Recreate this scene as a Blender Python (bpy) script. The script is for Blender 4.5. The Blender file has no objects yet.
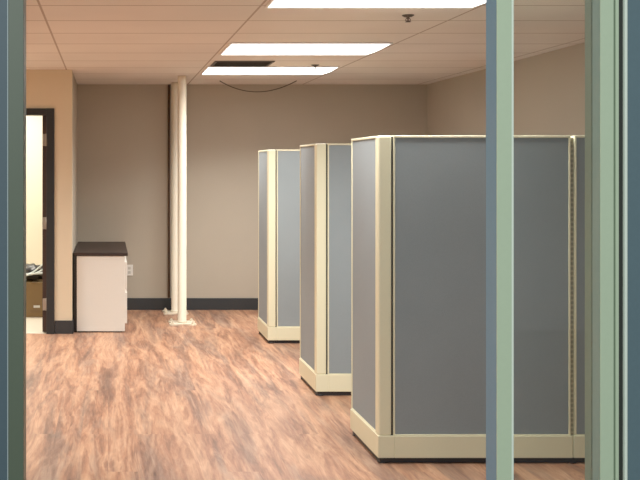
import bpy, bmesh, math, random
from mathutils import Vector, Matrix
random.seed(7)
S = bpy.context.scene
COL = S.collection
PI = math.pi

# ------------------------------------------------------------------ materials
def mat(name, color, rough=0.6, metal=0.0, spec=0.4):
    m = bpy.data.materials.new(name); m.use_nodes = True
    b = m.node_tree.nodes['Principled BSDF']
    b.inputs['Base Color'].default_value = (*color, 1)
    b.inputs['Roughness'].default_value = rough
    b.inputs['Metallic'].default_value = metal
    b.inputs['Specular IOR Level'].default_value = spec
    return m
def hx(h):
    h = h.lstrip('#'); o = []
    for i in (0, 2, 4):
        c = int(h[i:i+2], 16)/255
        o.append(c/12.92 if c <= 0.04045 else ((c+0.055)/1.055)**2.4)
    return tuple(o)
def nd(m, t, **kw):
    n = m.node_tree.nodes.new(t)
    for k, v in kw.items(): setattr(n, k, v)
    return n
def lk(m, a, b): m.node_tree.links.new(a, b)
def bsdf(m): return m.node_tree.nodes['Principled BSDF']
def coords(m, scale=(1, 1, 1), loc=(0, 0, 0), rot=(0, 0, 0)):
    g = nd(m, 'ShaderNodeNewGeometry'); mp = nd(m, 'ShaderNodeMapping')
    mp.inputs['Scale'].default_value = scale; mp.inputs['Location'].default_value = loc
    mp.inputs['Rotation'].default_value = rot
    lk(m, g.outputs['Position'], mp.inputs['Vector']); return mp.outputs['Vector']
def ramp(m, fac, stops):
    r = nd(m, 'ShaderNodeValToRGB'); e = r.color_ramp.elements
    while len(e) < len(stops): e.new(0.5)
    for i, (p, c) in enumerate(stops): e[i].position = p; e[i].color = (*c, 1)
    lk(m, fac, r.inputs['Fac']); return r.outputs['Color']
def mixc(m, fac, a, b, mode='MIX'):
    n = nd(m, 'ShaderNodeMix', data_type='RGBA', blend_type=mode)
    if isinstance(fac, float): n.inputs[0].default_value = fac
    else: lk(m, fac, n.inputs[0])
    for k, v in ((6, a), (7, b)):
        if isinstance(v, tuple): n.inputs[k].default_value = (*v, 1)
        else: lk(m, v, n.inputs[k])
    return n.outputs[2]
def bump(m, h, strength=0.2, dist=0.01):
    b = nd(m, 'ShaderNodeBump'); b.inputs['Strength'].default_value = strength
    b.inputs['Distance'].default_value = dist
    lk(m, h, b.inputs['Height']); lk(m, b.outputs['Normal'], bsdf(m).inputs['Normal'])
def noise(m, vec, scale, detail=4, rough=0.5, dist=0.0):
    n = nd(m, 'ShaderNodeTexNoise'); n.inputs['Scale'].default_value = scale
    n.inputs['Detail'].default_value = detail; n.inputs['Roughness'].default_value = rough
    n.inputs['Distortion'].default_value = dist; lk(m, vec, n.inputs['Vector']); return n.outputs['Fac']

def speck(name, c, var=0.08, scale=300, rough=0.7, bstr=0.1, spec=0.3, vscale=(1, 1, 1)):
    m = mat(name, c, rough, 0, spec)
    v = coords(m, vscale); f = noise(m, v, scale, 3)
    f2 = noise(m, v, scale*0.01+0.8, 3)
    a = tuple(x*(1-var) for x in c); b = tuple(min(1, x*(1+var)) for x in c)
    col = ramp(m, f, [(0.3, a), (0.7, b)])
    col = mixc(m, 0.5, col, ramp(m, f2, [(0.3, a), (0.7, b)]))
    lk(m, col, bsdf(m).inputs['Base Color'])
    if bstr: bump(m, f, bstr, 0.002)
    return m

# floor : vinyl planks running into the room
def floor_mat():
    m = mat('wood_plank_vinyl', (0.4, 0.25, 0.15), 0.45, 0, 0.25)
    PH = PI/2
    v = coords(m, (1, 1, 1), (0.06, 0, 0), (0, 0, PH))
    br = nd(m, 'ShaderNodeTexBrick'); br.offset = 0.37; br.offset_frequency = 2
    for k, val in (('Scale', 1.0), ('Mortar Size', 0.0010), ('Mortar Smooth', 0.4), ('Bias', 0.0), ('Brick Width', 1.22), ('Row Height', 0.152)):
        br.inputs[k].default_value = val
    br.inputs['Color1'].default_value = (0, 0, 0, 1); br.inputs['Color2'].default_value = (1, 1, 1, 1)
    br.inputs['Mortar'].default_value = (0.5, 0.5, 0.5, 1)
    lk(m, v, br.inputs['Vector'])
    # grain coordinates shift by plank tone so neighbouring boards do not continue one another
    g = nd(m, 'ShaderNodeNewGeometry')
    sc = nd(m, 'ShaderNodeVectorMath', operation='MULTIPLY'); sc.inputs[1].default_value = (1.0, 0.10, 1.0)
    lk(m, g.outputs['Position'], sc.inputs[0])
    off = nd(m, 'ShaderNodeVectorMath', operation='MULTIPLY_ADD'); off.inputs[1].default_value = (0.05, 0.0, 0.0)
    lk(m, br.outputs['Color'], off.inputs[0]); lk(m, sc.outputs[0], off.inputs[2])
    vec = off.outputs[0]
    n1 = noise(m, vec, 7.5, 7, 0.64, 1.5)
    n2 = noise(m, vec, 24.0, 5, 0.65, 1.0)
    n3 = noise(m, vec, 100.0, 3, 0.6, 0.2)
    big = noise(m, vec, 6.0, 4, 0.6, 0.6)
    c1 = ramp(m, n1, [(0.33, hx('#5a3728')), (0.43, hx('#9c6950')), (0.50, hx('#c08a68')), (0.57, hx('#e6b68e')), (0.68, hx('#a07058'))])
    c2 = ramp(m, n2, [(0.34, hx('#6f4a3a')), (0.5, hx('#ba8969')), (0.66, hx('#e8c09d'))])
    c = mixc(m, 0.42, c1, c2)
    c3 = ramp(m, n3, [(0.35, hx('#8f6049')), (0.65, hx('#e0b18c'))])
    c = mixc(m, 0.14, c, c3)
    tone = ramp(m, br.outputs['Color'], [(0.0, (0.90, 0.91, 0.92)), (1.0, (0.95, 0.94, 0.92))])
    c = mixc(m, 1.0, c, tone, 'MULTIPLY')
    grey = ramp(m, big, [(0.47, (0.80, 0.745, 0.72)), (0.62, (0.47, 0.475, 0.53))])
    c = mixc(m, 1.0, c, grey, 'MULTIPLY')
    c = mixc(m, 1.0, c, ramp(m, br.outputs['Fac'], [(0.0, (1, 1, 1)), (1.0, (0.96, 0.96, 0.96))]), 'MULTIPLY')
    lk(m, c, bsdf(m).inputs['Base Color'])
    bump(m, n2, 0.06, 0.002)
    return m

# ceiling : 2x4 ft lay-in tiles with white tee grid
def ceiling_mat():
    m = mat('ceiling_tile', hx('#c9c0b6'), 0.85, 0, 0.2)
    g = nd(m, 'ShaderNodeNewGeometry'); sp = nd(m, 'ShaderNodeSeparateXYZ'); lk(m, g.outputs['Position'], sp.inputs[0])
    def line(out, origin, step, half):
        a = nd(m, 'ShaderNodeMath', operation='SUBTRACT'); a.inputs[1].default_value = origin - 50*step - step/2; lk(m, out, a.inputs[0])
        b = nd(m, 'ShaderNodeMath', operation='MODULO'); b.inputs[1].default_value = step; lk(m, a.outputs[0], b.inputs[0])
        c = nd(m, 'ShaderNodeMath', operation='SUBTRACT'); c.inputs[1].default_value = step/2; lk(m, b.outputs[0], c.inputs[0])
        d = nd(m, 'ShaderNodeMath', operation='ABSOLUTE'); lk(m, c.outputs[0], d.inputs[0])
        e = nd(m, 'ShaderNodeMath', operation='LESS_THAN'); e.inputs[1].default_value = half; lk(m, d.outputs[0], e.inputs[0])
        return e.outputs[0]
    lx = line(sp.outputs['X'], 0.865, 1.25, 0.007); ly = line(sp.outputs['Y'], 6.05, 0.613, 0.010)
    mx = nd(m, 'ShaderNodeMath', operation='MAXIMUM'); lk(m, lx, mx.inputs[0]); lk(m, ly, mx.inputs[1])
    v = coords(m); f = noise(m, v, 160, 2); f2 = noise(m, v, 1.1, 2)
    base = ramp(m, f, [(0.3, hx('#dad2cb')), (0.65, hx('#e8e0d9'))])
    base = mixc(m, 0.4, base, ramp(m, f2, [(0.35, hx('#d6cfc8')), (0.65, hx('#ebe4dd'))]))
    c = mixc(m, mx.outputs[0], base, hx('#a8998c'))
    lk(m, c, bsdf(m).inputs['Base Color']); bump(m, f, 0.15, 0.003)
    return m

def fabric_mat(name, c):
    m = mat(name, c, 0.85, 0, 0.25)
    v = coords(m, (1, 1, 1)); f = noise(m, v, 420, 2); f2 = noise(m, v, 2.2, 3)
    a = tuple(x*0.88 for x in c); b = tuple(x*1.12 for x in c)
    col = mixc(m, 0.4, ramp(m, f, [(0.3, a), (0.7, b)]), ramp(m, f2, [(0.3, a), (0.7, b)]))
    lk(m, col, bsdf(m).inputs['Base Color']); bump(m, f, 0.25, 0.001)
    bsdf(m).inputs['Sheen Weight'].default_value = 0.05
    return m

def slot_mat():
    m = mat('slotted_metal', hx('#a9a187'), 0.5, 0, 0.4)
    g = nd(m, 'ShaderNodeNewGeometry'); sp = nd(m, 'ShaderNodeSeparateXYZ'); lk(m, g.outputs['Position'], sp.inputs[0])
    b = nd(m, 'ShaderNodeMath', operation='MODULO'); b.inputs[1].default_value = 0.0254; lk(m, sp.outputs['Z'], b.inputs[0])
    e = nd(m, 'ShaderNodeMath', operation='GREATER_THAN'); e.inputs[1].default_value = 0.010; lk(m, b.outputs[0], e.inputs[0])
    lk(m, mixc(m, e.outputs[0], hx('#a9a187'), hx('#8b846d')), bsdf(m).inputs['Base Color'])
    return m

def emit(name, c, s):
    m = bpy.data.materials.new(name); m.use_nodes = True; n = m.node_tree.nodes; n.clear()
    o = n.new('ShaderNodeOutputMaterial'); e = n.new('ShaderNodeEmission')
    e.inputs['Color'].default_value = (*c, 1); e.inputs['Strength'].default_value = s
    m.node_tree.links.new(e.outputs[0], o.inputs[0]); return m

def glass_mat():
    m = bpy.data.materials.new('clear_glass'); m.use_nodes = True; n = m.node_tree.nodes; n.clear()
    o = n.new('ShaderNodeOutputMaterial'); t = n.new('ShaderNodeBsdfTransparent'); gl = n.new('ShaderNodeBsdfGlossy')
    t.inputs['Color'].default_value = (0.96, 0.985, 0.975, 1); gl.inputs['Roughness'].default_value = 0.02
    mx = n.new('ShaderNodeMixShader'); fr = n.new('ShaderNodeFresnel'); fr.inputs['IOR'].default_value = 1.25
    l = m.node_tree.links
    l.new(fr.outputs[0], mx.inputs[0]); l.new(t.outputs[0], mx.inputs[1]); l.new(gl.outputs[0], mx.inputs[2]); l.new(mx.outputs[0], o.inputs[0])
    return m

M = dict(
    floor=floor_mat(), ceiling=ceiling_mat(),
    wall=speck('painted_wall', hx('#b0a593'), 0.04, 140, 0.75, 0.12),
    wall_warm=speck('painted_wall_warm', hx('#dac8a8'), 0.03, 140, 0.75, 0.12),
    wall_cream=speck('cream_wall', hx('#efe6cc'), 0.02, 120, 0.8, 0.05),
    floor_cream=speck('cream_floor', hx('#ddd3bd'), 0.05, 12, 0.5, 0.02),
    base=speck('black_baseboard', hx('#1d2225'), 0.1, 60, 0.45, 0.02, 0.5),
    fabric=fabric_mat('grey_blue_fabric', hx('#838d90')),
    cream=speck('cream_trim', hx('#e3deba'), 0.02, 90, 0.45, 0.03, 0.4),
    slot=slot_mat(),
    dark=mat('dark_gap', hx('#2a2722'), 0.7), black=mat('black_plastic', hx('#16161a'), 0.5),
    pipe=speck('cream_pipe_paint', hx('#e2d6bd'), 0.03, 40, 0.4, 0.04, 0.5),
    wall_strip=speck('brown_strip', hx('#4a3a2c'), 0.08, 40, 0.6, 0.02),
    cab=speck('white_laminate', hx('#dfdbd0'), 0.02, 60, 0.4, 0.01, 0.4),
    cabtop=speck('dark_brown_laminate', hx('#261a16'), 0.12, 30, 0.5, 0.02, 0.3, (1, 8, 1)),
    cabblack=mat('black_laminate', hx('#0a0807'), 0.5),
    doorframe=speck('charcoal_frame_paint', hx('#1b1e1f'), 0.08, 50, 0.45, 0.02, 0.4),
    door=speck('dark_brown_door', hx('#33221b'), 0.2, 20, 0.5, 0.02, 0.4, (6, 6, 1)),
    steel=mat('satin_steel', hx('#a49a8c'), 0.4, 0.6),
    plate=mat('white_plastic', hx('#eeeae2'), 0.4),
    card=speck('brown_cardboard', hx('#7d6340'), 0.08, 60, 0.85, 0.03),
    paper=mat('white_paper', hx('#d8d6ce'), 0.7), tape=mat('packing_tape', hx('#6f5534'), 0.35),
    bag=mat('black_plastic_bag', hx('#15171a'), 0.35, 0, 0.6),
    strap=mat('pale_strap', hx('#cfd8d2'), 0.45),
    green=speck('sage_green_paint', hx('#a9bd9c'), 0.03, 60, 0.35, 0.02, 0.5),
    green_pale=speck('pale_green_edge', hx('#d6e4d2'), 0.02, 60, 0.35, 0.0, 0.5),
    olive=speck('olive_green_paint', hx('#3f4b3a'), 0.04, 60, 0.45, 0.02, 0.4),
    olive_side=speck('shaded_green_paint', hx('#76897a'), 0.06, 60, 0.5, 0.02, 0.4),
    bluegrey=speck('sky_lit_blue_grey', hx('#5f8aa0'), 0.04, 60, 0.5, 0.0, 0.3),  # mullion side: reflected sky light put into the blue colour
    teal=speck('teal_grey_cladding', hx('#485f66'), 0.06, 70, 0.6, 0.06, 0.3),
    slate=speck('slate_cladding', hx('#364850'), 0.05, 70, 0.5, 0.03, 0.3),
    recept=mat('grey_plastic', hx('#c9c4b8'), 0.5), edge=mat('pale_edge', hx('#8d9c9c'), 0.5), gasket=mat('black_gasket', hx('#171c17'), 0.6), gapgreen=mat('dark_green_groove', hx('#5f7259'), 0.6),
    concrete=speck('concrete', hx('#8d8b86'), 0.1, 30, 0.85, 0.2),
    diffuser=emit('lit_diffuser', (1.0, 0.95, 0.90), 3.5),
    lightframe=mat('white_enamel', hx('#e6e2dc'), 0.4),
    glass=glass_mat(), ventblack=mat('vent_dark', hx('#1d1a18'), 0.7), ventgrey=mat('vent_grey', hx('#4d453f'), 0.6),
    wire=mat('black_cable', hx('#40362f'), 0.6), soffit=speck('plaster', hx('#c8c0b4'), 0.03, 60, 0.8, 0.05),
)

# ------------------------------------------------------------------ mesh helpers
class MB:
    def __init__(s): s.bm = bmesh.new(); s.mats = []
    def slot(s, m):
        if m not in s.mats: s.mats.append(m)
        return s.mats.index(m)
    def box(s, x0, x1, y0, y1, z0, z1, m=None, bev=0.0, seg=2):
        t = bmesh.new()
        bmesh.ops.create_cube(t, size=1.0)
        for v in t.verts:
            v.co = Vector((x0+(v.co.x+.5)*(x1-x0), y0+(v.co.y+.5)*(y1-y0), z0+(v.co.z+.5)*(z1-z0)))
        if bev: bmesh.ops.bevel(t, geom=t.edges[:], offset=bev, segments=seg, profile=0.5, affect='EDGES')
        return s.merge(t, m)
    def merge(s, t, m=None, smooth=False):
        k = s.slot(m) if m else 0
        mp = {v: s.bm.verts.new(v.co) for v in t.verts}
        for f in t.faces:
            try: nf = s.bm.faces.new([mp[v] for v in f.verts]); nf.material_index = k; nf.smooth = smooth
            except ValueError: pass
        t.free(); return s
    def lathe(s, prof, cx, cy, n=32, m=None, smooth=True):
        k = s.slot(m) if m else 0
        rings = []
        for r, z in prof:
            rings.append([s.bm.verts.new((cx+r*math.cos(2*PI*i/n), cy+r*math.sin(2*PI*i/n), z)) for i in range(n)])
        for a, b in zip(rings, rings[1:]):
            for i in range(n):
                f = s.bm.faces.new((a[i], a[(i+1) % n], b[(i+1) % n], b[i])); f.smooth = smooth; f.material_index = k
        f = s.bm.faces.new(list(reversed(rings[0]))); f.material_index = k
        f = s.bm.faces.new(rings[-1]); f.material_index = k
        return s
    def tube(s, pts, r, n=10, m=None):
        k = s.slot(m) if m else 0
        P = [Vector(p) for p in pts]; rings = []
        up = Vector((0.13, 0.31, 1)).normalized()
        for i, p in enumerate(P):
            d = (P[min(i+1, len(P)-1)] - P[max(i-1, 0)]).normalized()
            a = d.cross(up).normalized(); b = d.cross(a).normalized()
            rings.append([s.bm.verts.new(p + r*(math.cos(2*PI*j/n)*a + math.sin(2*PI*j/n)*b)) for j in range(n)])
        for a, b in zip(rings, rings[1:]):
            for i in range(n):
                f = s.bm.faces.new((a[i], a[(i+1) % n], b[(i+1) % n], b[i])); f.smooth = True; f.material_index = k
        s.bm.faces.new(list(reversed(rings[0]))).material_index = k; s.bm.faces.new(rings[-1]).material_index = k
        return s
    def build(s, name, m=None, parent=None, origin=None):
        bmesh.ops.recalc_face_normals(s.bm, faces=s.bm.faces[:])
        if origin is None and parent is None:
            vs = [v.co for v in s.bm.verts]
            origin = Vector(((min(v.x for v in vs)+max(v.x for v in vs))/2, (min(v.y for v in vs)+max(v.y for v in vs))/2, min(v.z for v in vs)))
        base = Vector(origin) if origin is not None else Vector((0, 0, 0))
        for v in s.bm.verts: v.co -= base
        me = bpy.data.meshes.new(name); s.bm.to_mesh(me); s.bm.free()
        if s.mats:
            for q in s.mats: me.materials.append(q)
        else: me.materials.append(m)
        o = bpy.data.objects.new(name, me); COL.objects.link(o)
        o.location = base
        if parent: o.parent = parent
        return o
def box1(name, m, x0, x1, y0, y1, z0, z1, parent=None, bev=0.0):
    return MB().box(x0, x1, y0, y1, z0, z1, None, bev).build(name, m, parent)
def tag(o, label=None, cat=None, group=None, kind=None):
    if label: o['label'] = label
    if cat: o['category'] = cat
    if group: o['group'] = group
    if kind: o['kind'] = kind
    return o
def empty(name, loc=(0, 0, 0)):
    o = bpy.data.objects.new(name, None); COL.objects.link(o); o.location = loc; o.empty_display_size = 0.1; return o
def copy_tree(o, parent=None):
    c = o.copy(); COL.objects.link(c); c.parent = parent
    for ch in [q for q in bpy.data.objects if q.parent == o]: copy_tree(ch, c)
    return c
def struct(o, label, cat): return tag(o, label, cat, kind='structure')

# ------------------------------------------------------------------ layout constants
CH = 2.45          # ceiling height
YB = 11.63         # back wall
YP = 9.93          # partition wall with the doorway
XR = 3.47          # right wall
XL = -3.6          # left wall (out of frame)
XE = -0.334        # end of the partition wall
YF = 3.1           # shop-front frame line

# ------------------------------------------------------------------ room shell
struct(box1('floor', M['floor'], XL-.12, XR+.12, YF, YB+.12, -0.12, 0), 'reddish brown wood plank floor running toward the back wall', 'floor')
struct(box1('ceiling', M['ceiling'], XL-.12, XR+.12, YF+.14, YB+.12, CH, CH+.1), 'suspended tile ceiling with a thin grid and bright light panels', 'ceiling')
struct(box1('wall_back', M['wall'], XE-.1, XR+.12, YB, YB+.12, 0, CH), 'beige back wall behind the two pipe columns', 'wall')
struct(box1('wall_right', M['wall'], XR, XR+.12, YF+.14, YB, 0, CH), 'beige right side wall beyond the cubicle partitions', 'wall')
struct(box1('wall_left', M['wall_warm'], XL-.12, XL, YF+.14, YB+.12, 0, CH), 'beige left side wall of the office', 'wall')
# partition wall holding the doorway, returning to the back wall
DX0, DX1 = -1.50, -0.571       # clear opening
w = MB()
w.box(DX1+.035, XE, YP, YP+.12, 0, CH)
w.box(XL, DX0-.035, YP, YP+.12, 0, CH)
w.box(DX0-.035, DX1+.035, YP, YP+.12, 2.09, CH)
struct(w.build('wall_doorway', M['wall_warm']), 'peach beige wall around the dark framed doorway', 'wall')
struct(box1('wall_return', M['wall'], XE-.1, XE, YP+.12, YB, 0, CH), 'short wall return beside the white cabinet', 'wall')
# side room seen through the doorway
struct(box1('floor_side_room', M['floor_cream'], XL, XE-.1, YP, YB+1.3, -0.1, 0.004), 'pale cream floor inside the lit side room', 'floor')
struct(box1('wall_side_room', M['wall_cream'], XL, XE-.1, YB+.6, YB+.7, 0.004, CH), 'cream wall of the lit room beyond the doorway', 'wall')

# baseboards
b = MB(); b.box(XE+.012, XR-.012, YB-.012, YB, 0, .13, None, .003)
struct(b.build('baseboard_back', M['base']), 'black baseboard along the back wall', 'baseboard')
b = MB(); b.box(XR-.012, XR, YF+.15, YB-.012, 0, .13, None, .003)
struct(b.build('baseboard_right', M['base']), 'black baseboard along the right wall', 'baseboard')
b = MB(); b.box(DX1+.077, XE+.012, YP-.012, YP, 0, .125, None, .003); b.box(XE, XE+.012, YP, YB-.012, 0, .125, None, .003)
struct(b.build('baseboard_doorway', M['base']), 'black baseboard between the doorway and the cabinet', 'baseboard')

# ------------------------------------------------------------------ door
dr = empty('door_1', ((DX0+DX1)/2, YP, 0)); struct(dr, 'charcoal door frame with its brown door swung into the lit room', 'door')
def P(mb, name, m, parent, base):
    o = mb.build(name, m, None, origin=base); o.parent = parent; o.location = (0, 0, 0); return o
base = Vector(dr.location)
f = MB()
f.box(DX1, DX1+.075, YP-.02, YP, 0, 2.092, None, .003)           # casing faces
f.box(DX0-.084, DX0, YP-.02, YP, 0, 2.092, None, .003)
f.box(DX0, DX1, YP-.02, YP, 2.028, 2.092, None, .003)
f.box(DX1, DX1+.034, YP, YP+.12, 0, 2.088)
f.box(DX0-.034, DX0, YP, YP+.12, 0, 2.088)
f.box(DX0, DX1, YP, YP+.12, 2.028, 2.088)
P(f, 'door_frame', M['doorframe'], dr, base)
leaf = P(MB().box(DX1-.040, DX1-.002, YP+.03, YP+.93, .012, 2.03, None, .002), 'door_leaf', M['door'], dr, base)
for z in (1.80, 1.025, 0.27):
    h = MB(); h.box(DX1-.036, DX1+.006, YP+.018, YP+.03, z-.055, z+.055, None, .002)
    h.lathe([(.007, z-.058), (.007, z+.058)], DX1-.001, YP+.012, 12)
    P(h, 'hinge', M['steel'], dr, base)
h = MB(); h.lathe([(.012, .98), (.012, 1.0)], DX1-.055, YP+.86, 12); h.box(DX1-.075, DX1-.04, YP+.85, YP+.87, .98, 1.0); h.box(DX1-.085, DX1-.07, YP+.74, YP+.87, .98, 1.0, None, .003)
P(h, 'door_handle', M['steel'], dr, base)

# ------------------------------------------------------------------ side room clutter
bx = empty('cardboard_box', (-.76, 11.18, .004)); base = Vector(bx.location)
tag(bx, 'brown cardboard box on the pale floor just inside the doorway', 'box')
q = MB(); q.box(-.98, -.54, 11.0, 11.36, .006, .36, None, .004); P(q, 'carton', M['card'], bx, base)
q = MB(); q.box(-.765, -.70, 10.996, 11.0, .105, .128); P(q, 'shipping_label', M['paper'], bx, base)
q = MB(); q.box(-.80, -.69, 10.9965, 11.0, .05, .085, None, .0015); P(q, 'hand_hole', M['tape'], bx, base)
q = MB(); q.box(-.785, -.735, 10.997, 11.363, .345, .3625); P(q, 'tape_strip', M['tape'], bx, base)
# flaps opened
for (x0, x1, rx) in ((-.98, -.54, 1),):
    q = MB(); q.box(x0, x1, 11.36, 11.366, .30, .42); P(q, 'flap', M['card'], bx, base)

def crumple(cx, cy, cz, rx, ry, rz, seed, amp=.25):
    t = bmesh.new(); bmesh.ops.create_icosphere(t, subdivisions=4, radius=1.0)
    from mathutils import noise as NN
    for v in t.verts:
        d = v.co.normalized(); n1 = NN.noise(d*2.3+Vector((seed, 0, 0))); n2 = abs(NN.noise(d*6+Vector((0, seed, 0))))
        r = 1+amp*n1-amp*.8*n2
        z = max(d.z*r, -.62)
        v.co = Vector((cx+d.x*r*rx, cy+d.y*r*ry, cz+z*rz))
    return t
bg = MB(); bg.merge(crumple(-.80, 11.19, .437, .16, .12, .10, 3.1), None, True)
o = bg.build('plastic_bag', M['bag']); tag(o, 'crumpled black plastic bag lying on top of the cardboard box', 'bag')
st = MB()
for k in range(4):
    pts = []
    for i in range(15):
        u = i/14
        pts.append((-.95+.42*u, 11.02+.012*k-.02*math.sin(u*PI), .385+.035*k*(.4+.6*u)+.14*u**1.4+.03*math.sin(u*5+k)))
    st.tube(pts, .009, 8)
o = st.build('strap_bundle', M['strap']); tag(o, 'bundle of pale straps draped over the black bag in the side room', 'straps')

# ------------------------------------------------------------------ cabinet
cb = empty('storage_cabinet', (-.065, 10.77, 0)); base = Vector(cb.location)
tag(cb, 'low white cabinet with dark brown top standing beside the doorway wall', 'cabinet')
Y0, Y1 = 10.00, 11.55
P(MB().box(-.291, .158, Y0+.004, Y1, .012, .716, None, .003), 'body', M['cab'], cb, base)
P(MB().box(-.321, -.291, Y0+.01, Y1, .002, .716, None, .002), 'back_panel', M['cabblack'], cb, base)
P(MB().box(-.323, .186, Y0-.004, Y1+.005, .716, .747, None, .003), 'top', M['cabtop'], cb, base)
P(MB().box(-.285, .13, Y0+.025, Y1-.01, .001, .012), 'plinth', M['black'], cb, base)
for (z0, z1) in ((.40, .66), (.085, .375)):
    d = P(MB().box(.158, .178, Y0+.012, Y1-.012, z0, z1, None, .003), 'drawer', M['cab'], cb, base)
    for yy in ((Y0+Y1)/2,):
        hm = MB(); hm.box(.178, .182, yy-.07, yy+.07, (z0+z1)/2-.008, (z0+z1)/2+.008, None, .001)
        hh = hm.build('handle', M['steel'], None, origin=base); hh.parent = d; hh.location = (0, 0, 0)

# outlet
ol = empty('wall_outlet', (.232, YB, .43)); base = Vector(ol.location)
tag(ol, 'white wall outlet on the back wall just right of the cabinet', 'outlet')
P(MB().box(.194, .270, YB-.007, YB, .372, .490, None, .003), 'cover_plate', M['plate'], ol, base)
for z in (.408, .454):
    r_ = P(MB().box(.216, .248, YB-.0095, YB-.006, z-.015, z+.015, None, .004), 'receptacle', M['recept'], ol, base)

# ------------------------------------------------------------------ pipe columns
def column(cx, cy, label):
    e = empty('pipe_column', (cx, cy, 0)); base = Vector(e.location)
    tag(e, label, 'column', 'pipe columns by the back wall')
    R = .043
    P(MB().lathe([(R+.006, .012), (R+.006, .03), (R, .036), (R, 2.40), (R, CH-.001)], cx, cy, 40), 'pipe', M['pipe'], e, base)
    # base plate with pinched sides
    t = bmesh.new(); a = .125; ring = []
    pts = []
    for k in range(4):
        ang = PI/4+k*PI/2; cn = Vector((math.cos(ang), math.sin(ang)))*a*1.41
        for j in range(-2, 3):
            an2 = ang+j*.12; rr = a*1.41-abs(j)*.010
            pts.append((math.cos(an2)*rr, math.sin(an2)*rr))
        an2 = ang+PI/4; pts.append((math.cos(an2)*a*.80, math.sin(an2)*a*.80))
    lo = [t.verts.new((cx+x, cy+y, 0.001)) for x, y in pts]; hi = [t.verts.new((cx+x, cy+y, .014)) for x, y in pts]
    n = len(pts); t.faces.new(list(reversed(lo))); t.faces.new(hi)
    for i in range(n): t.faces.new((lo[i], lo[(i+1) % n], hi[(i+1) % n], hi[i]))
    P(MB().merge(t), 'base_plate', M['pipe'], e, base)
    for k in range(4):
        ang = PI/4+k*PI/2; x = cx+math.cos(ang)*.142; y = cy+math.sin(ang)*.142
        P(MB().lathe([(.018, .0135), (.018, .026), (.009, .026), (.009, .040)], x, y, 8, None, False), 'bolt', M['pipe'], e, base)
    return e
column(.733, 10.58, 'cream pipe column standing in front, its whole base plate showing')
column(.716, 11.37, 'cream pipe column nearer the back wall, half hidden by the front pipe')
cd = MB(); cd.tube([(.664, YB-.014, .135), (.664, YB-.014, CH-.002)], .013, 12)  # thin dark brown strip running up the back wall
tag(cd.build('back_wall_strip', M['wall_strip']), 'thin dark brown vertical strip on the back wall left of the pipe columns', 'wall_strip')

# ------------------------------------------------------------------ cubicle partitions
PH, GAP, BH = 1.698, .03, .114
CT = .075       # post / panel thickness
def partition(y, label, first=None):
    if first is not None:
        c = copy_tree(first); c.location = (1.397, y, 0); c['label'] = label; return c
    x = 0.0
    e = empty('cubicle_partition', (0, 0, 0)); tag(e, label, 'partition', 'cubicle partitions in a row')
    def part(mb, name, m, par=e):
        o = mb.build(name, m, None, origin=(0, 0, 0)); o.parent = par; o.location = (0, 0, 0); return o
    zb = GAP+BH
    L = 0.635; W1 = 1.010; W2 = 2.035    # seam centre, right end
    # corner post with rounded edge
    t = MB(); t.box(.004, .071, .004, .071, zb, PH, None, .010, 3); part(t, 'corner_post', M['cream'])
    # base covers
    t = MB()
    t.box(0, .086, 0, .086, GAP, zb, None, .003)
    t.box(.086, W1-.002, 0, .080, GAP, zb, None, .003)
    t.box(W1+.002, W2, 0, .080, GAP, zb, None, .003)
    part(t, 'base_cover', M['cream'])
    t = MB(); t.box(0, .080, .086, L, GAP, zb, None, .003); part(t, 'base_cover', M['cream'])
    # dark recess between post and panel
    t = MB(); t.box(.066, .088, .014, .066, zb, PH-.004); part(t, 'connector_strip', M['dark'])
    # front panels : frame + fabric
    def frame(name, ax0, ax1, axis):
        fr = MB(); tw = .009; top = .011
        def bb(a0, a1, z0, z1, d0=.006, d1=.078):
            if axis == 'x': fr.box(a0, a1, d0, d1, z0, z1, None, .0015, 1)
            else: fr.box(d0, d1, a0, a1, z0, z1, None, .0015, 1)
        bb(ax0, ax0+tw, zb, PH-top); bb(ax1-tw, ax1, zb, PH-top); bb(ax0, ax1, PH-top, PH); bb(ax0+tw, ax1-tw, zb, zb+.006)
        o = part(fr, name, M['cream'])
        fb = MB()
        if axis == 'x': fb.box(ax0+tw, ax1-tw, .011, .073, zb+.006, PH-top, None, .003)
        else: fb.box(.011, .073, ax0+tw, ax1-tw, zb+.006, PH-top, None, .003)
        part(fb, 'fabric_panel', M['fabric'])
    frame('panel_frame', .081, W1-.011, 'x')
    frame('panel_frame', W1+.011, W2, 'x')
    frame('panel_frame', .072, L, 'y')
    t = MB(); t.box(W1-.011, W1+.011, .022, .062, zb, PH-.012); t2 = part(t, 'slotted_strip', M['slot'])
    # levelling feet
    for (fx, fy) in ((.032, .030), (.032, L-.05), (W1, .028), (W2-.06, .028)):
        t = MB(); t.lathe([(.028, .001), (.028, .008), (.010, .010), (.010, GAP+.004)], fx, fy, 16); part(t, 'levelling_foot', M['black'])
    # black box standing in for the shadow under the base covers
    t = MB(); t.box(.012, W2-.01, .010, .070, .004, GAP+.002); t.box(.012, .070, .070, L-.01, .004, GAP+.002)
    part(t, 'base_shadow', M['black'])
    e.location = (1.397, y, 0)
    return e
p0 = partition(5.535, 'nearest grey cubicle partition with cream corner post, largest of the three')
partition(7.19, 'middle grey cubicle partition with cream corner post, between the other two', p0)
partition(9.36, 'farthest grey-blue cubicle partition with cream corner post, closest to back wall', p0)

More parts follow.
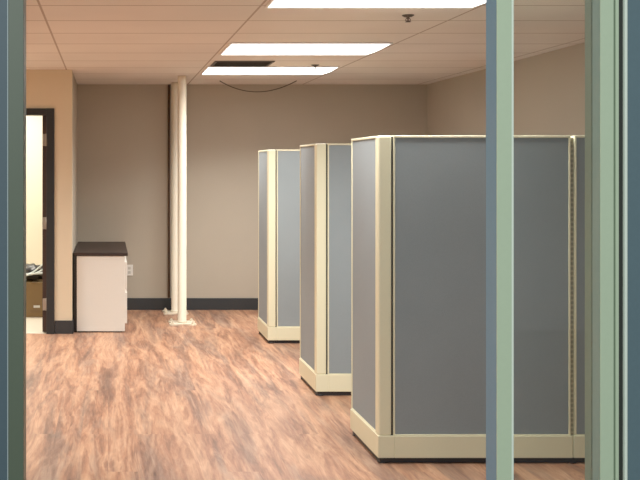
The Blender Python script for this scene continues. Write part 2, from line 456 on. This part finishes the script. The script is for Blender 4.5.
# ------------------------------------------------------------------ ceiling fixtures
LW = 34
def area(name, loc, size, power, color, rot=(0, 0, 0), sy=None):
    l = bpy.data.lights.new(name, 'AREA'); l.energy = power; l.color = color; l.size = size
    if sy: l.shape = 'RECTANGLE'; l.size_y = sy
    o = bpy.data.objects.new(name, l); COL.objects.link(o); o.location = loc; o.rotation_euler = rot; return o
def troffer(x0, x1, y0, y1, label, group):
    e = empty('ceiling_light', ((x0+x1)/2, (y0+y1)/2, CH)); base = Vector(e.location)
    tag(e, label, 'ceiling light', group)
    f = MB(); t = .012; z0 = CH-.012
    f.box(x0-t, x1+t, y0-t, y0, z0, CH-.0005); f.box(x0-t, x1+t, y1, y1+t, z0, CH-.0005)
    f.box(x0-t, x0, y0, y1, z0, CH-.0005); f.box(x1, x1+t, y0, y1, z0, CH-.0005)
    P(f, 'frame', M['lightframe'], e, base)
    # softly bowed diffuser
    t_ = bmesh.new(); n = 10; rows = []
    for j in range(n+1):
        v = j/n; yy = y0+(y1-y0)*v; zz = CH-.008-.010*math.sin(PI*v)
        rows.append([t_.verts.new((x0, yy, zz)), t_.verts.new((x1, yy, zz))])
    for a, b2 in zip(rows, rows[1:]): t_.faces.new((a[0], a[1], b2[1], b2[0]))
    P(MB().merge(t_, None, True), 'diffuser', M['diffuser'], e, base)
    area('ceiling_lamp', ((x0+x1)/2, (y0+y1)/2, CH-.024), x1-x0, LW, (1.0, .965, .92), sy=y1-y0).data.spread = math.radians(135)
    return e
g = 'long rectangular ceiling lights'
X0, X1 = .903, 2.062
troffer(X0, X1, 5.36, 6.06, 'bright long ceiling light nearest the shop front, cut by the top of the view', g)
troffer(X0, X1, 7.80, 8.55, 'bright long ceiling light second from the front, middle of the row of three', g)
troffer(X0, X1, 9.58, 10.30, 'bright long ceiling light beside the dark vent, closest to the back wall', g)
# unseen fixtures added off-frame to light the doorway wall
for (yy, lb) in ((5.9, 'unseen long ceiling light added over the left of the office near the doorway wall, closer one'), (8.35, 'unseen long ceiling light added over the left of the office just before the doorway wall')):
    troffer(-2.82, -1.65, yy, yy+.6, lb, 'unseen added ceiling lights over the left side')

# vent
vt = empty('ceiling_vent', (1.165, 9.32, CH)); base = Vector(vt.location); tag(vt, 'dark air vent in the ceiling just in front of the farthest light', 'vent')
vx0, vx1, vy0, vy1 = .93, 1.40, 9.12, 9.52
P(MB().box(vx0, vx1, vy0, vy1, CH-.004, CH-.0005), 'backing', M['ventblack'], vt, base)
f = MB(); f.box(vx0-.02, vx1+.02, vy0-.02, vy0, CH-.010, CH-.0005); f.box(vx0-.02, vx1+.02, vy1, vy1+.02, CH-.010, CH-.0005)
f.box(vx0-.02, vx0, vy0, vy1, CH-.010, CH-.0005); f.box(vx1, vx1+.02, vy0, vy1, CH-.010, CH-.0005); P(f, 'frame', M['ventgrey'], vt, base)
f = MB()
for i in range(7): yy = vy0+.03+i*.055; f.box(vx0, vx1, yy, yy+.012, CH-.012, CH-.004)
P(f, 'slats', M['ventblack'], vt, base)

def sprinkler(x, y, label):
    e = empty('fire_sprinkler', (x, y, CH)); base = Vector(e.location); tag(e, label, 'sprinkler', 'fire sprinklers on the ceiling')
    P(MB().lathe([(.036, CH), (.036, CH-.004), (.022, CH-.012), (.012, CH-.014)], x, y, 24), 'escutcheon', M['ventgrey'], e, base)
    f = MB(); f.lathe([(.009, CH-.013), (.009, CH-.022), (.005, CH-.024), (.005, CH-.040)], x, y, 12)
    for s in (-1, 1): f.tube([(x+s*.009, y, CH-.020), (x+s*.016, y, CH-.030), (x+s*.004, y, CH-.040)], .003, 6)
    P(f, 'nozzle', M['ventgrey'], e, base)
    P(MB().lathe([(.017, CH-.040), (.019, CH-.042), (.004, CH-.043)], x, y, 20), 'deflector', M['ventgrey'], e, base)
sprinkler(1.80, 6.42, 'small fire sprinkler on the ceiling between the nearest two lights')
sprinkler(1.83, 9.45, 'tiny fire sprinkler on the ceiling right of the dark vent')

# sagging cable near the back wall
pts = []
for i in range(25):
    u = i/24; x = 1.16+.80*u
    pts.append((x, 11.12, CH-.003-.115*(1-(2*u-1)**2)*(1-.12*(u-.5))))
tag(MB().tube(pts, .005, 8).build('ceiling_cable', M['wire']), 'dark cable sagging in a shallow curve below the ceiling at the back wall', 'cable')

# ------------------------------------------------------------------ shop front
# left post
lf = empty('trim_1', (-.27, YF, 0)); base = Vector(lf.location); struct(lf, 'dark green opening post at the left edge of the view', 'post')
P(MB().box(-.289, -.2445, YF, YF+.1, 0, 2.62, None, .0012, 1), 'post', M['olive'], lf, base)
P(MB().box(-.2915, -.289, YF-.002, YF+.1, 0, 2.62), 'edge_strip', M['edge'], lf, base)  # thin pale strip along the post edge
# sidelight window with mullion, glass, right jamb
wn = empty('window_1', (1.28, YF, 0)); base = Vector(wn.location); struct(wn, 'narrow glazed sidelight between sage green posts right of the opening', 'window')
P(MB().box(1.1300, 1.172, YF+.004, YF+.10, 0, 2.62, None, .001, 1), 'mullion', M['bluegrey'], wn, base)
P(MB().box(1.1265, 1.169, YF-.002, YF+.004, 0, 2.62, None, .001, 1), 'mullion_cover', M['green'], wn, base)
P(MB().box(1.169, 1.175, YF-.002, YF+.03, 0, 2.62, None, .001, 1), 'glazing_bead', M['green_pale'], wn, base)
P(MB().box(1.172, 1.426, YF+.05, YF+.056, .10, 2.52), 'glass_pane', M['glass'], wn, base)
P(MB().box(1.172, 1.426, YF+.0, YF+.10, 0, .10, None, .002), 'sill', M['green'], wn, base)
P(MB().box(1.172, 1.426, YF+.0, YF+.10, 2.52, 2.62, None, .002), 'head', M['green'], wn, base)
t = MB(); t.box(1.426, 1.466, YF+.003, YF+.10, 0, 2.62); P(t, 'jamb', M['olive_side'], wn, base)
P(MB().box(1.4265, 1.4645, YF-.002, YF+.003, 0, 2.62, None, .001, 1), 'jamb_cover', M['green'], wn, base)
# groove, narrow bead, gasket, pale edge
P(MB().box(1.4645, 1.4705, YF+.002, YF+.10, 0, 2.62), 'groove', M['gapgreen'], wn, base)
P(MB().box(1.4705, 1.4795, YF-.002, YF+.10, 0, 2.62, None, .001, 1), 'bead', M['green'], wn, base)
P(MB().box(1.4795, 1.4955, YF+.008, YF+.10, 0, 2.62), 'gasket', M['gasket'], wn, base)
P(MB().box(1.4955, 1.5035, YF-.004, YF+.10, 0, 2.62, None, .001, 1), 'edge_bead', M['green_pale'], wn, base)
struct(box1('wall_front_right', M['teal'], 1.5035, XR+.12, YF-.002, YF+.14, 0, 2.62), 'blue grey outside cladding at the right edge of the view', 'wall')
struct(box1('wall_front_left', M['slate'], XL-.12, -.2915, YF-.002, YF+.14, 0, 2.62), 'slate blue outside cladding at the left edge of the view', 'wall')
struct(box1('wall_front_header', M['teal'], XL-.12, XR+.12, YF-.002, YF+.14, 2.62, 3.2), 'outside cladding above the shop front opening', 'wall')
struct(box1('ceiling_front', M['soffit'], XL-.12, XR+.12, YF+.1, YF+.15, CH, 2.62), 'plaster strip above the opening', 'ceiling')
struct(box1('floor_outside', M['concrete'], -6, 6, -4, YF, -.14, -.02), 'concrete walkway outside the shop front', 'ground')

# ------------------------------------------------------------------ lights
area('side_room_light', (-1.5, 11.2, CH-.05), 1.4, 48, (1, .93, .80))
area('walkway_daylight', (-1.5, -1.5, 3.6), 3.0, 105, (.94, 1.0, .98), (math.radians(55), 0, math.radians(-15)))
w = bpy.data.worlds.new('World'); S.world = w; w.use_nodes = True
bgn = w.node_tree.nodes['Background']
bgn.inputs['Color'].default_value = (.88, .94, 1.0, 1); bgn.inputs['Strength'].default_value = 0.35

# ------------------------------------------------------------------ camera
cd_ = bpy.data.cameras.new('camera'); cam = bpy.data.objects.new('camera', cd_); COL.objects.link(cam)
cam.location = (0, 0, 1.52); cam.rotation_euler = (PI/2, 0, 0)
cd_.sensor_width = 36; cd_.lens = 36*1070/640; cd_.shift_x = (320-108)/640; cd_.shift_y = -(240-170)/640
cd_.clip_start = .05
S.camera = cam
S.view_settings.view_transform = 'Standard'
S.view_settings.look = 'None'
S.view_settings.exposure = 0.55
S.view_settings.gamma = 1.25
